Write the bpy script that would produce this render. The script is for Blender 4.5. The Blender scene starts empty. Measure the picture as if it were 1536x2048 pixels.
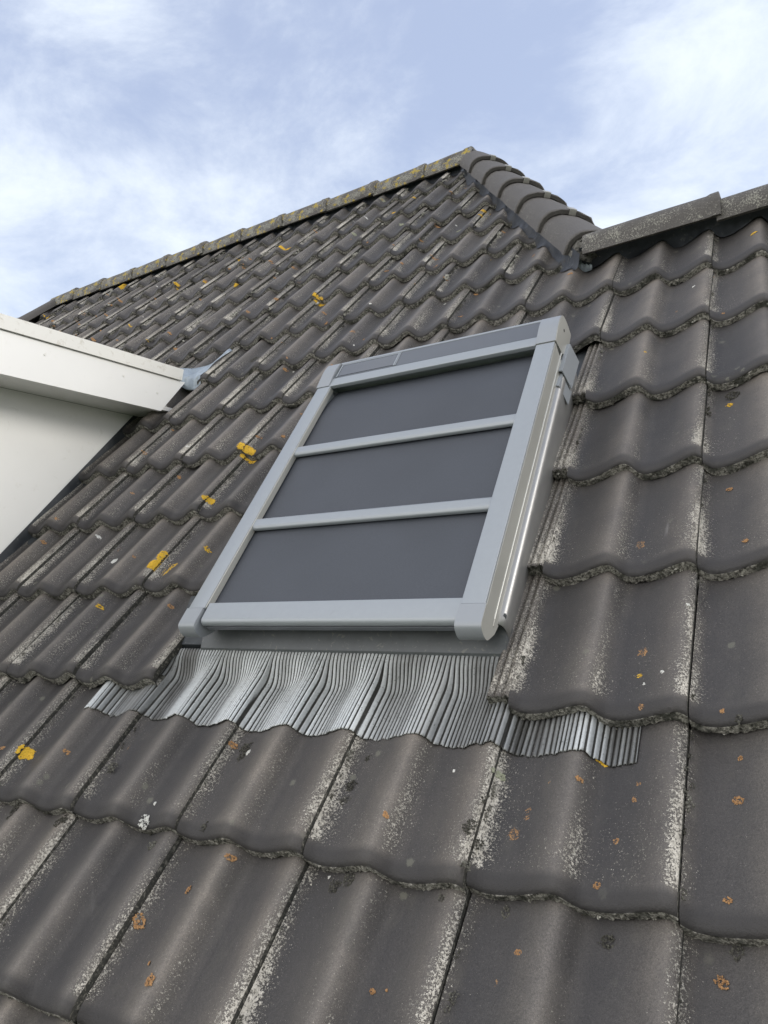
import bpy, math, random
import numpy as np
from mathutils import Matrix, Vector

S = bpy.context.scene
COL = S.collection
rng = np.random.default_rng(11)
random.seed(11)

# ------------------------------------------------------------------ roof frame
TH = math.radians(45.5)
CT, ST = math.cos(TH), math.sin(TH)
Z0 = 5.2
ROOF = Matrix(((1, 0, 0, 0), (0, CT, -ST, 0), (0, ST, CT, Z0), (0, 0, 0, 1)))
CW, GA = 0.30, 0.32317            # tile cover width, course gauge

# ------------------------------------------------------------------ camera
r1 = Vector((0.86347534, -0.07832452, -0.49827262))
r2 = Vector((0.32502769, -0.66901192, 0.66841608))
n_ = Vector((-0.38570369, -0.7391132, -0.55221766))
ax = [Vector((r1[i], r2[i], n_[i])) for i in range(3)]
Rl = Matrix((ax[0], -ax[1], -ax[2])).transposed()
cam_d = bpy.data.cameras.new('camera')
cam = bpy.data.objects.new('camera', cam_d)
COL.objects.link(cam)
cam.matrix_world = ROOF @ (Matrix.Translation((0.179488, -0.390618, 1.060056)) @ Rl.to_4x4())
cam_d.sensor_fit = 'VERTICAL'
cam_d.sensor_height = 24
cam_d.sensor_width = 18
cam_d.lens = 1448.03 / 2048 * 24
cam_d.clip_start = 0.02
cam_d.clip_end = 5000
S.camera = cam

# ------------------------------------------------------------------ world, sun
SUN_DIR = Vector((0.82, 0.34, 0.44)).normalized()     # towards the sun
el = math.asin(SUN_DIR.z)
az = math.atan2(SUN_DIR.x, SUN_DIR.y)
w = bpy.data.worlds.new('World')
S.world = w
w.use_nodes = True
NT = w.node_tree
for nd in list(NT.nodes):
    NT.nodes.remove(nd)


def N(t, kind, **kw):
    nd = t.nodes.new(kind)
    for k, v in kw.items():
        if k in ('operation', 'blend_type', 'data_type', 'noise_dimensions', 'feature', 'sky_type', 'interpolation_type', 'vector_type', 'attribute_name', 'distance', 'normalize'):
            setattr(nd, k, v)
        else:
            nd.inputs[k].default_value = v
    return nd


def L(t, a, b):
    t.links.new(a, b)


sky = N(NT, 'ShaderNodeTexSky', sky_type='NISHITA')
sky.sun_disc = False
sky.sun_elevation = el
sky.sun_rotation = az
sky.air_density = 1.0
sky.dust_density = 1.6
sky.ozone_density = 2.6
tc = N(NT, 'ShaderNodeTexCoord')
mp = N(NT, 'ShaderNodeMapping')
mp.inputs['Rotation'].default_value = (0.2, 0.5, 0.5)
mp.inputs['Scale'].default_value = (1.0, 1.25, 1.9)
mp.inputs['Location'].default_value = (0.35, 0.1, 0.62)
L(NT, tc.outputs['Generated'], mp.inputs['Vector'])
n1 = N(NT, 'ShaderNodeTexNoise', Scale=3.6, Detail=14.0, Roughness=0.63, Distortion=0.25)
L(NT, mp.outputs[0], n1.inputs['Vector'])
n2 = N(NT, 'ShaderNodeTexNoise', Scale=0.9, Detail=3.0, Roughness=0.5, Distortion=0.3)
L(NT, mp.outputs[0], n2.inputs['Vector'])
ad = N(NT, 'ShaderNodeMath', operation='ADD')
mu = N(NT, 'ShaderNodeMath', operation='MULTIPLY')
mu.inputs[1].default_value = 0.35
L(NT, n2.outputs['Fac'], mu.inputs[0])
n3 = N(NT, 'ShaderNodeMath', operation='MULTIPLY_ADD')
n3.inputs[1].default_value = 1.6
n3.inputs[2].default_value = -0.19
L(NT, n1.outputs['Fac'], n3.inputs[0])
L(NT, n3.outputs[0], ad.inputs[0])
L(NT, mu.outputs[0], ad.inputs[1])
sx = N(NT, 'ShaderNodeSeparateXYZ')
L(NT, tc.outputs['Generated'], sx.inputs[0])
hz = N(NT, 'ShaderNodeMapRange', interpolation_type='SMOOTHSTEP')
hz.inputs['From Min'].default_value = 0.66
hz.inputs['From Max'].default_value = 0.30
hz.inputs['To Min'].default_value = 0.0
hz.inputs['To Max'].default_value = 0.34
L(NT, sx.outputs['Z'], hz.inputs['Value'])
acc = N(NT, 'ShaderNodeMath', operation='ADD')
L(NT, ad.outputs[0], acc.inputs[0])
L(NT, hz.outputs[0], acc.inputs[1])
# where the thin cloud is thicker or thinner: (direction, angular width, amount)
for dvec, wid, amt in (((-.235, .80, .556), .24, -.08), ((-.44, .67, .60), .17, -.08), ((-.07, .80, .60), .15, .34), ((-.02, .86, .52), .13, .20),
                       ((-.60, .50, .62), .16, .10), ((-.69, .56, .45), .30, .16), ((-.15, .92, .36), .25, .10), ((.2, -.6, .75), 1.1, .40)):  # last entry: unseen cloud behind the camera, added to whiten the light
    vv = Vector(dvec).normalized()
    dt = N(NT, 'ShaderNodeVectorMath', operation='DISTANCE')
    dt.inputs[1].default_value = vv
    L(NT, tc.outputs['Generated'], dt.inputs[0])
    mr = N(NT, 'ShaderNodeMapRange', interpolation_type='SMOOTHSTEP')
    mr.inputs['From Min'].default_value = wid
    mr.inputs['From Max'].default_value = 0.0
    mr.inputs['To Max'].default_value = amt
    L(NT, dt.outputs['Value'], mr.inputs['Value'])
    a_ = N(NT, 'ShaderNodeMath', operation='ADD')
    L(NT, acc.outputs[0], a_.inputs[0])
    L(NT, mr.outputs[0], a_.inputs[1])
    acc = a_
cm = N(NT, 'ShaderNodeMapRange', interpolation_type='SMOOTHSTEP')
cm.inputs['From Min'].default_value = 0.62
cm.inputs['From Max'].default_value = 1.36
cm.inputs['To Min'].default_value = 0.18
L(NT, acc.outputs[0], cm.inputs['Value'])
mx = N(NT, 'ShaderNodeMix', data_type='RGBA')
cb_ = N(NT, 'ShaderNodeMix', data_type='RGBA')
cb_.inputs[6].default_value = (4.55, 4.95, 5.45, 1)
lr = N(NT, 'ShaderNodeMapRange', interpolation_type='SMOOTHSTEP')
lr.inputs['From Min'].default_value = -0.75
lr.inputs['From Max'].default_value = 0.65
L(NT, sx.outputs['X'], lr.inputs['Value'])
rear = N(NT, 'ShaderNodeMix', data_type='RGBA')  # cloud out of view, added brighter on the left to light the tiles
rear.inputs[6].default_value = (14.5, 14.1, 13.5, 1)
rear.inputs[7].default_value = (6.0, 5.9, 5.7, 1)
L(NT, lr.outputs[0], rear.inputs['Factor'])
L(NT, rear.outputs[2], cb_.inputs[7])
sy = N(NT, 'ShaderNodeMapRange', interpolation_type='SMOOTHSTEP')
sy.inputs['From Min'].default_value = 0.35
sy.inputs['From Max'].default_value = -0.35
L(NT, sx.outputs['Y'], sy.inputs['Value'])
L(NT, sy.outputs[0], cb_.inputs['Factor'])
L(NT, cb_.outputs[2], mx.inputs[7])
L(NT, cm.outputs[0], mx.inputs['Factor'])
blu = N(NT, 'ShaderNodeMix', data_type='RGBA')
blu.inputs['Factor'].default_value = 0.6
blu.inputs[7].default_value = (2.3, 2.7, 3.95, 1)
L(NT, sky.outputs[0], blu.inputs[6])
L(NT, blu.outputs[2], mx.inputs[6])
bg = N(NT, 'ShaderNodeBackground')
bg.inputs['Strength'].default_value = 0.10
L(NT, mx.outputs[2], bg.inputs['Color'])
wo = N(NT, 'ShaderNodeOutputWorld')
L(NT, bg.outputs[0], wo.inputs['Surface'])

sd = bpy.data.lights.new('sun', 'SUN')
sun = bpy.data.objects.new('sun', sd)
COL.objects.link(sun)
sd.energy = 0.75
sd.angle = math.radians(22)
sd.color = (1.0, 0.95, 0.88)
sun.rotation_euler = SUN_DIR.to_track_quat('Z', 'Y').to_euler()

S.view_settings.view_transform = 'Standard'
S.view_settings.look = 'None'
S.view_settings.gamma = 1
S.view_settings.use_curve_mapping = False
S.view_settings.exposure = 1.1


# ------------------------------------------------------------------ materials
def mat(name):
    m = bpy.data.materials.new(name)
    m.use_nodes = True
    t = m.node_tree
    for nd in list(t.nodes):
        t.nodes.remove(nd)
    o = t.nodes.new('ShaderNodeOutputMaterial')
    b = t.nodes.new('ShaderNodeBsdfPrincipled')
    L(t, b.outputs[0], o.inputs[0])
    return m, t, b


def ramp(t, src, stops, interp='LINEAR'):
    r = t.nodes.new('ShaderNodeValToRGB')
    r.color_ramp.interpolation = interp
    e = r.color_ramp.elements
    while len(e) > 1:
        e.remove(e[-1])
    e[0].position = stops[0][0]
    c = stops[0][1]
    e[0].color = c if isinstance(c, tuple) else (c, c, c, 1)
    for p, c in stops[1:]:
        q = e.new(p)
        q.color = c if isinstance(c, tuple) else (c, c, c, 1)
    L(t, src, r.inputs[0])
    return r.outputs[0]


def noise(t, vec, scale, detail=3, rough=0.5, dist=0.0, sc=None):
    if sc:
        m = t.nodes.new('ShaderNodeMapping')
        m.inputs['Scale'].default_value = sc
        L(t, vec, m.inputs[0])
        vec = m.outputs[0]
    n = N(t, 'ShaderNodeTexNoise', Scale=scale, Detail=detail, Roughness=rough, Distortion=dist)
    L(t, vec, n.inputs['Vector'])
    return n.outputs['Fac']


def math_(t, op, a, b=None, clamp=False):
    m = t.nodes.new('ShaderNodeMath')
    m.operation = op
    m.use_clamp = clamp
    for i, x in enumerate((a, b)):
        if x is None:
            continue
        if isinstance(x, (int, float)):
            m.inputs[i].default_value = x
        else:
            L(t, x, m.inputs[i])
    return m.outputs[0]


def mixc(t, fac, a, b, mode='MIX'):
    m = t.nodes.new('ShaderNodeMix')
    m.data_type = 'RGBA'
    m.blend_type = mode
    if isinstance(fac, (int, float)):
        m.inputs['Factor'].default_value = fac
    else:
        L(t, fac, m.inputs['Factor'])
    for i, x in ((6, a), (7, b)):
        if isinstance(x, tuple):
            m.inputs[i].default_value = x
        else:
            L(t, x, m.inputs[i])
    return m.outputs[2]


def step(t, v, lo, hi):
    m = t.nodes.new('ShaderNodeMapRange')
    m.interpolation_type = 'SMOOTHSTEP'
    for k, x in (('From Min', lo), ('From Max', hi)):
        if isinstance(x, (int, float)):
            m.inputs[k].default_value = x
        else:
            L(t, x, m.inputs[k])
    L(t, v, m.inputs['Value'])
    return m.outputs[0]


def bump(t, b, h, strength, dist):
    n = t.nodes.new('ShaderNodeBump')
    n.inputs['Strength'].default_value = strength
    n.inputs['Distance'].default_value = dist
    L(t, h, n.inputs['Height'])
    L(t, n.outputs[0], b.inputs['Normal'])


def tile_material():
    m, t, b = mat('weathered_concrete_tile')
    co = t.nodes.new('ShaderNodeTexCoord').outputs['Object']
    uv = N(t, 'ShaderNodeUVMap').outputs[0]
    sp = t.nodes.new('ShaderNodeSeparateXYZ')
    L(t, uv, sp.inputs[0])
    s, tt = sp.outputs[0], sp.outputs[1]
    at = t.nodes.new('ShaderNodeAttribute')
    at.attribute_name = 'tid'
    tid = at.outputs['Fac']
    nl = noise(t, co, 9, 4, 0.6)
    nm = noise(t, co, 38, 4, 0.6)
    nf = noise(t, co, 260, 3, 0.65)
    nv = noise(t, co, 700, 2, 0.7)
    # wobbling tile coordinate so that tones and stains do not run ruler straight
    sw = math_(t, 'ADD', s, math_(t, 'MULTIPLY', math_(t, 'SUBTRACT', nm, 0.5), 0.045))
    base = ramp(t, sw, [(0, (.068, .063, .060, 1)), (.08, (.050, .048, .0485, 1)), (.26, (.060, .0575, .057, 1)),  # brown rolls, with their sky sheen and the pans' shade painted in
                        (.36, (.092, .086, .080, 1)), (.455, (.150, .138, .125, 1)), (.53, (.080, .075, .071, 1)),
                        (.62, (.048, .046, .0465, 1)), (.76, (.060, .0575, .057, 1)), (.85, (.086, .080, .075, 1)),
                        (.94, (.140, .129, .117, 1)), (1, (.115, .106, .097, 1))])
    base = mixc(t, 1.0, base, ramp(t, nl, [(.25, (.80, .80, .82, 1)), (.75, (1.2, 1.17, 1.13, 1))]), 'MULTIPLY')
    base = mixc(t, 1.0, base, ramp(t, tid, [(0, (.78, .78, .80, 1)), (1, (1.22, 1.19, 1.15, 1))]), 'MULTIPLY')
    base = mixc(t, 1.0, base, ramp(t, nf, [(.3, .76), (.7, 1.26)]), 'MULTIPLY')
    base = mixc(t, 1.0, base, ramp(t, nv, [(.3, .62), (.7, 1.42)]), 'MULTIPLY')
    base = mixc(t, math_(t, 'MULTIPLY', step(t, noise(t, co, 18, 6, .7, .5, sc=(1.3, .5, 1)), .52, .70), .35), base, (.085, .080, .070, 1))
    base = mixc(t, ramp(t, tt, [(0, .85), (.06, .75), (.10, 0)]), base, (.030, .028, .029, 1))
    # pale lichen speckle: thick beside the joints and down the lee side of the middle roll
    dens = ramp(t, sw, [(0, .62), (.03, .56), (.06, .43), (.11, .34), (.20, .31), (.36, .30), (.46, .32), (.51, .47), (.55, .38), (.60, .31), (.66, .30),
                        (.84, .31), (.92, .38), (.955, .51), (.98, .60), (1, .63)])
    tfade = ramp(t, math_(t, 'ADD', tt, math_(t, 'MULTIPLY', math_(t, 'SUBTRACT', nl, .5), .05)), [(0, .0), (.065, .12), (.10, .9), (.13, 1.0), (.5, .88), (1, .8)])
    patch = ramp(t, noise(t, co, 14, 3, 0.6, sc=(1, .35, 1)), [(.3, .66), (.5, .96), (.7, 1.12)])
    dens = math_(t, 'MULTIPLY', math_(t, 'MULTIPLY', dens, tfade), patch)
    dens = math_(t, 'MULTIPLY', dens, ramp(t, math_(t, 'FRACT', math_(t, 'MULTIPLY', tid, 7.3)), [(0, .84), (1, 1.10)]))
    th = math_(t, 'SUBTRACT', 0.80, math_(t, 'MULTIPLY', dens, 0.60))
    spk = math_(t, 'ADD', math_(t, 'MULTIPLY', nf, .55), math_(t, 'MULTIPLY', nv, .45))
    spm = step(t, spk, math_(t, 'SUBTRACT', th, 0.020), math_(t, 'ADD', th, 0.040))
    cream = ramp(t, noise(t, co, 120, 2), [(.3, (.44, .415, .36, 1)), (.7, (.76, .72, .64, 1))])
    c = mixc(t, math_(t, 'MULTIPLY', spm, .92), base, cream)
    # grey film round the joints
    film = ramp(t, sw, [(0, .36), (.03, .25), (.06, .0), (.93, .0), (.965, .18), (1, .36)])
    film = math_(t, 'MULTIPLY', math_(t, 'MULTIPLY', film, tfade), step(t, nm, .36, .66))
    c = mixc(t, film, c, ramp(t, nf, [(.3, (.17, .155, .135, 1)), (.7, (.34, .315, .275, 1))]))
    # dull grey-green crusts
    gs = N(t, 'ShaderNodeTexVoronoi', Scale=22.0)
    L(t, co, gs.inputs['Vector'])
    gd = math_(t, 'ADD', gs.outputs['Distance'], math_(t, 'MULTIPLY', nf, .35))
    gm = math_(t, 'MULTIPLY', step(t, gd, .36, .28), step(t, noise(t, co, 6, 2), .55, .62))
    c = mixc(t, math_(t, 'MULTIPLY', gm, .45), c, (.20, .20, .155, 1))
    # pale scuffs
    scf = noise(t, co, 7, 5, 0.6, 1.2, sc=(1.6, .6, 1))
    c = mixc(t, math_(t, 'MULTIPLY', step(t, scf, .68, .80), .35), c, (.32, .31, .31, 1))
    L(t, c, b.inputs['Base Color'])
    L(t, math_(t, 'ADD', ramp(t, nf, [(.3, .54), (.7, .70)]), math_(t, 'MULTIPLY', math_(t, 'MAXIMUM', spm, film), .3)), b.inputs['Roughness'])
    b.inputs['Specular IOR Level'].default_value = 0.55
    hgt = math_(t, 'ADD', math_(t, 'ADD', math_(t, 'MULTIPLY', nf, .7), math_(t, 'MULTIPLY', nv, .5)), math_(t, 'MULTIPLY', spm, .8))
    bump(t, b, hgt, 0.9, 0.0015)
    return m


def front_material():
    m, t, b = mat('broken_tile_edge')
    co = t.nodes.new('ShaderNodeTexCoord').outputs['Object']
    a = noise(t, co, 150, 5, .78)
    g = noise(t, co, 22, 4, .65)
    c = ramp(t, a, [(.36, (.022, .021, .018, 1)), (.45, (.12, .115, .10, 1)), (.53, (.30, .288, .26, 1)), (.63, (.54, .52, .47, 1))])
    c = mixc(t, step(t, g, .50, .62), c, ramp(t, a, [(.38, (.018, .018, .012, 1)), (.6, (.12, .12, .105, 1))]))
    L(t, c, b.inputs['Base Color'])
    b.inputs['Roughness'].default_value = .95
    bump(t, b, a, 1.0, .004)
    return m


def simple(name, col, rough=.5, metal=0.0, var=0.0, scale=20, bstr=0.0, spec=.5, sc=None, dirt=None):
    m, t, b = mat(name)
    co = t.nodes.new('ShaderNodeTexCoord').outputs['Object']
    n = noise(t, co, scale, 5, .6, sc=sc)
    c = mixc(t, 1.0, (*col, 1), ramp(t, n, [(.25, 1 - var), (.75, 1 + var)]), 'MULTIPLY')
    if dirt:
        d = noise(t, co, dirt[1], 6, .65, .5)
        c = mixc(t, math_(t, 'MULTIPLY', step(t, d, dirt[2], dirt[3]), dirt[4]), c, (*dirt[0], 1))
    L(t, c, b.inputs['Base Color'])
    L(t, ramp(t, n, [(.25, max(0.02, rough - .06)), (.75, rough + .06)]), b.inputs['Roughness'])
    b.inputs['Metallic'].default_value = metal
    b.inputs['Specular IOR Level'].default_value = spec
    if bstr:
        bump(t, b, n, bstr, .002)
    return m


M_TILE = tile_material()
M_FRONT = front_material()

M_JOINT = simple('joint_dirt', (.035, .034, .029), .95, 0, .6, 200, .6, dirt=((.20, .19, .16), 130, .52, .62, .7))
M_DARK = simple('dark_underlay', (.012, .013, .016), .8)
M_ALU = simple('grey_painted_aluminium', (.31, .335, .36), .36, .25, .03, 60, dirt=((.22, .22, .21), 30, .60, .80, .25))
M_ALU_CAP = simple('grey_moulded_cap', (.29, .31, .335), .42, .2, .02, 60)
M_ALU_SUNLIT = simple('sunlit_aluminium_side', (.47, .47, .435), .36, .35, .07, 8, sc=(1, .4, 1))  # lighter, warmer tone paints sunlight onto the faces turned right
M_DARKALU = simple('dark_grey_cover', (.125, .135, .152), .36, .3, .05, 50)
M_CLAD = simple('glossy_grey_cladding', (.34, .34, .335), .38, .6, .05, 30)
M_ZINC_DK = simple('dark_zinc', (.050, .056, .063), .45, .3, .2, 30, .1, dirt=((.16, .16, .15), 60, .6, .68, .5))
M_CURB = simple('curb_grey', (.10, .108, .115), .45, .2, .15, 30, .1, dirt=((.20, .20, .18), 90, .60, .66, .6))
M_ZINC = simple('pale_zinc', (.36, .41, .45), .42, .55, .16, 30, .3, dirt=((.2, .22, .2), 50, .5, .7, .6))
M_WHITE = simple('white_board', (.84, .84, .815), .35, 0, .02, 4, dirt=((.50, .48, .40), 18, .58, .75, .25))
M_TRIM = simple('white_trim', (.76, .755, .71), .4, 0, .03, 6, dirt=((.36, .31, .22), 30, .52, .70, .45))
M_MORTAR = simple('crumbling_mortar', (.16, .155, .145), .95, 0, .5, 60, 1.0, dirt=((.03, .03, .028), 50, .5, .6, .8))
M_BRICK = simple('brick_wall', (.30, .17, .12), .9, 0, .2, 30, .5)
M_LEADF = simple('dark_ridge_roll', (.035, .040, .050), .62, .1, .3, 40, .4, dirt=((.12, .12, .11), 60, .58, .68, .6))
M_HOLE = simple('dark_hole', (.01, .01, .01), .7)
M_CLIP = simple('galvanised_clip', (.42, .41, .38), .5, .5, .1, 80)


def screen_material():
    m, t, b = mat('dark_screen_fabric')
    co = t.nodes.new('ShaderNodeTexCoord').outputs['Object']
    w1 = noise(t, co, 900, 1, .5, sc=(1, .25, 1))
    w2 = noise(t, co, 900, 1, .5, sc=(.25, 1, 1))
    n = noise(t, co, 5, 3)
    c = mixc(t, math_(t, 'MULTIPLY', math_(t, 'ADD', w1, w2), .5), (.036, .041, .051, 1), (.074, .082, .100, 1))
    c = mixc(t, 1.0, c, ramp(t, n, [(.3, .93), (.7, 1.07)]), 'MULTIPLY')
    L(t, c, b.inputs['Base Color'])
    b.inputs['Roughness'].default_value = .62
    b.inputs['Specular IOR Level'].default_value = .55
    bump(t, b, math_(t, 'ADD', w1, w2), .2, .0004)
    return m


M_SCREEN = screen_material()
M_SOLAR = simple('solar_glass', (.085, .092, .108), .16, .1, .05, 20, spec=.9)


def ridge_material(name, amount, yellow):
    m, t, b = mat(name)
    co = t.nodes.new('ShaderNodeTexCoord').outputs['Object']
    nf = noise(t, co, 220, 4, .65)
    nl = noise(t, co, 12, 5, .62, .6)
    c = mixc(t, 1.0, (.088, .082, .077, 1), ramp(t, nf, [(.3, .75), (.7, 1.3)]), 'MULTIPLY')
    c = mixc(t, step(t, math_(t, 'ADD', math_(t, 'MULTIPLY', nf, .5), math_(t, 'MULTIPLY', nl, .5)), .62 - amount, .70 - amount), c,
             ramp(t, nf, [(.35, (.16, .155, .135, 1)), (.7, (.34, .335, .29, 1))]))
    if yellow:
        ny = noise(t, co, 16, 4, .6, .3)
        c = mixc(t, step(t, ny, .56, .62), c, ramp(t, nf, [(.3, (.22, .17, .03, 1)), (.7, (.48, .36, .07, 1))]))
    L(t, c, b.inputs['Base Color'])
    b.inputs['Roughness'].default_value = .75
    bump(t, b, nf, .9, .002)
    return m


M_RIDGE_Y = ridge_material('lichened_ridge_tile', .12, True)
M_RIDGE = ridge_material('speckled_ridge_tile', .085, False)
M_HIP = ridge_material('dark_hip_tile', .03, False)


def lead_material():
    m, t, b = mat('pleated_lead')
    co = t.nodes.new('ShaderNodeTexCoord').outputs['Object']
    sp = t.nodes.new('ShaderNodeSeparateXYZ')
    L(t, N(t, 'ShaderNodeUVMap').outputs[0], sp.inputs[0])
    g = sp.outputs[0]            # 0 in a groove, 1 on a pleat
    nf = noise(t, co, 160, 4, .7)
    nl = noise(t, co, 7, 4, .6, .4, sc=(1, .5, 1))
    at = t.nodes.new('ShaderNodeAttribute')
    at.attribute_name = 'tid'
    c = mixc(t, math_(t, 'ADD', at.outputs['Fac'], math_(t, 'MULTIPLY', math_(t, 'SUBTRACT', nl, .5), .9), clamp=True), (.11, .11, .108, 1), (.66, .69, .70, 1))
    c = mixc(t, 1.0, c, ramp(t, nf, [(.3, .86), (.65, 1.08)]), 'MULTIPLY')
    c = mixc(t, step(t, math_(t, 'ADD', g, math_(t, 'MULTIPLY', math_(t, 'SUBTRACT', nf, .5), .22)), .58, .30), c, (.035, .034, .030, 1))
    pits = N(t, 'ShaderNodeTexVoronoi', Scale=170.0)
    L(t, co, pits.inputs['Vector'])
    pm = math_(t, 'MULTIPLY', step(t, pits.outputs['Distance'], .30, .18), step(t, noise(t, co, 40, 2), .5, .6))
    c = mixc(t, math_(t, 'MULTIPLY', pm, .6), c, (.09, .09, .08, 1))
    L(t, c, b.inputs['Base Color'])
    b.inputs['Metallic'].default_value = .25
    L(t, ramp(t, nf, [(.3, .42), (.7, .7)]), b.inputs['Roughness'])
    bump(t, b, nf, .4, .0015)
    return m


M_LEAD = lead_material()


# ------------------------------------------------------------------ mesh helpers
class MB:
    def __init__(s):
        s.v, s.f, s.m, s.n = [], [], [], 0
        s.uv, s.tid = [], []

    def add(s, V, F, mi=0, uv=None, tid=0.0):
        V = np.asarray(V, float).reshape(-1, 3)
        s.v.append(V)
        s.f += [tuple(int(i) + s.n for i in f) for f in F]
        s.m += [mi] * len(F) if np.isscalar(mi) else list(mi)
        s.uv.append(np.zeros((len(V), 2)) if uv is None else np.asarray(uv, float))
        s.tid.append(np.full(len(V), tid))
        s.n += len(V)

    def grid(s, P, mi=0, uv=None, tid=0.0, flip=False, keep=None):
        a, b = P.shape[:2]
        i = np.arange(a * b).reshape(a, b)
        q = np.stack([i[:-1, :-1], i[:-1, 1:], i[1:, 1:], i[1:, :-1]], -1)
        if flip:
            q = q[..., ::-1]
        q = q.reshape(-1, 4)
        mi = np.broadcast_to(mi, (a - 1, b - 1)).reshape(-1) if not np.isscalar(mi) else np.full(len(q), mi)
        if keep is not None:
            k = keep.reshape(-1)
            q, mi = q[k], mi[k]
        s.add(P.reshape(-1, 3), q, mi.tolist(), None if uv is None else uv.reshape(-1, 2), tid)

    def box(s, a, b, mi=0):
        (x0, y0, z0), (x1, y1, z1) = a, b
        V = [(x, y, z) for z in (z0, z1) for y in (y0, y1) for x in (x0, x1)]
        s.add(V, [(0, 2, 3, 1), (4, 5, 7, 6), (0, 1, 5, 4), (2, 6, 7, 3), (0, 4, 6, 2), (1, 3, 7, 5)], mi)

    def prism(s, prof, axis, a, b, mi=0):
        """closed profile (p, q) swept along axis (0 or 1 or 2) from a to b"""
        def P(p, q, t):
            return {0: (t, p, q), 1: (p, t, q), 2: (p, q, t)}[axis]
        n = len(prof)
        V = [P(p, q, a) for p, q in prof] + [P(p, q, b) for p, q in prof]
        F = [(i, (i + 1) % n, n + (i + 1) % n, n + i) for i in range(n)]
        F += [tuple(range(n - 1, -1, -1)), tuple(range(n, 2 * n))]
        s.add(V, F, mi)

    def build(s, name, mats, parent=None, mw=None, smooth=False, sharp=35):
        me = bpy.data.meshes.new(name)
        V = np.concatenate(s.v) if s.v else np.zeros((0, 3))
        me.from_pydata(V.tolist(), [], s.f)
        if not isinstance(mats, (list, tuple)):
            mats = [mats]
        for m in mats:
            me.materials.append(m)
        me.polygons.foreach_set('material_index', np.array(s.m, dtype=np.int32))
        lu = me.uv_layers.new(name='UVMap')
        vi = np.zeros(len(me.loops), dtype=np.int32)
        me.loops.foreach_get('vertex_index', vi)
        UV = np.concatenate(s.uv)
        lu.data.foreach_set('uv', UV[vi].reshape(-1))
        at = me.attributes.new('tid', 'FLOAT', 'POINT')
        at.data.foreach_set('value', np.concatenate(s.tid))
        me.validate()
        import bmesh
        if not getattr(s, 'raw', False):
            bm = bmesh.new()
            bm.from_mesh(me)
            bmesh.ops.recalc_face_normals(bm, faces=bm.faces)
            bm.to_mesh(me)
            bm.free()
        if smooth:
            me.polygons.foreach_set('use_smooth', np.ones(len(me.polygons), dtype=bool))
            me.set_sharp_from_angle(angle=math.radians(sharp))
        me.update()
        o = bpy.data.objects.new(name, me)
        COL.objects.link(o)
        if parent is not None:
            o.parent = parent
        if mw is not None:
            o.matrix_world = mw
            if parent is not None:
                o.matrix_parent_inverse = Matrix()
                o.matrix_basis = PW[parent.name].inverted() @ mw
        PW[o.name] = mw if mw is not None else (PW[parent.name] if parent is not None else Matrix())
        return o


PW = {}


def rounded(pts, r, seg=4):
    """round the corners of a closed 2-D polygon; r a number or one per corner"""
    out = []
    n = len(pts)
    for i in range(n):
        rr = r if np.isscalar(r) else r[i]
        p = np.array(pts[i], float)
        a = np.array(pts[i - 1], float) - p
        b = np.array(pts[(i + 1) % n], float) - p
        la, lb = np.linalg.norm(a), np.linalg.norm(b)
        rr = min(rr, la * .48, lb * .48)
        if rr < 1e-6:
            out.append(tuple(p))
            continue
        p0, p1 = p + a / la * rr, p + b / lb * rr
        for k in range(seg + 1):
            u = k / seg
            q = (1 - u) ** 2 * p0 + 2 * u * (1 - u) * p + u * u * p1
            out.append(tuple(q))
    return out


def empty(name, mw, label=None, cat=None, group=None, parent=None):
    o = bpy.data.objects.new(name, None)
    COL.objects.link(o)
    o.empty_display_size = .1
    if parent is not None:
        o.parent = parent
        o.matrix_basis = PW[parent.name].inverted() @ mw
    else:
        o.matrix_world = mw
    PW[o.name] = mw
    if label:
        o['label'] = label
        o['category'] = cat
    if group:
        o['group'] = group
    return o


def T(x, y, z):
    return Matrix.Translation((x, y, z))


# ------------------------------------------------------------------ ground
g = MB()
g.add([(-600, -600, 0), (600, -600, 0), (600, 600, 0), (-600, 600, 0)], [(0, 1, 2, 3)])
gr = g.build('ground', simple('grass_ground', (.06, .085, .03), .95, 0, .35, 3, .5))
gr['kind'] = 'structure'

# ------------------------------------------------------------------ house
house = empty('house', T(-1.5, 0, 0), 'house with a steep roof of weathered dark concrete tiles and a white dormer', 'house')

# profile of one tile across its cover width
PX = np.array([0, .045, .09, .15, .25, .34, .41, .45, .48, .515, .55, .60, .65, .75, .84, .91, .95, .98, 1.0])
PY = np.array([.50, .12, .0, .04, .32, .68, .94, 1.0, .90, .50, .13, .0, .03, .30, .66, .93, 1.0, .88, .70])


def _spline(x, y):
    n = len(x)
    h = np.diff(x)
    A = np.zeros((n, n))
    r = np.zeros(n)
    A[0, 0] = A[-1, -1] = 1
    for i in range(1, n - 1):
        A[i, i - 1], A[i, i], A[i, i + 1] = h[i - 1], 2 * (h[i - 1] + h[i]), h[i]
        r[i] = 6 * ((y[i + 1] - y[i]) / h[i] - (y[i] - y[i - 1]) / h[i - 1])
    m = np.linalg.solve(A, r)

    def f(q):
        q = np.asarray(q, float)
        i = np.clip(np.searchsorted(x, q) - 1, 0, n - 2)
        d = q - x[i]
        a = (y[i + 1] - y[i]) / h[i] - h[i] * (2 * m[i] + m[i + 1]) / 6
        return y[i] + a * d + m[i] / 2 * d * d + (m[i + 1] - m[i]) / (6 * h[i]) * d ** 3
    return f


PF = _spline(PX, PY)
AMP = 0.0365
BASE = -0.0085


def prof(s):
    return BASE + AMP * np.clip(PF(s), -.02, 1.02)


EDGE = {0: ([-4, -3, -2, -1, 0], [-.021, -.016, -.008, -.003, .027]), 1: ([-6, -5, 0], [1.001, 1.008, .962])}


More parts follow.
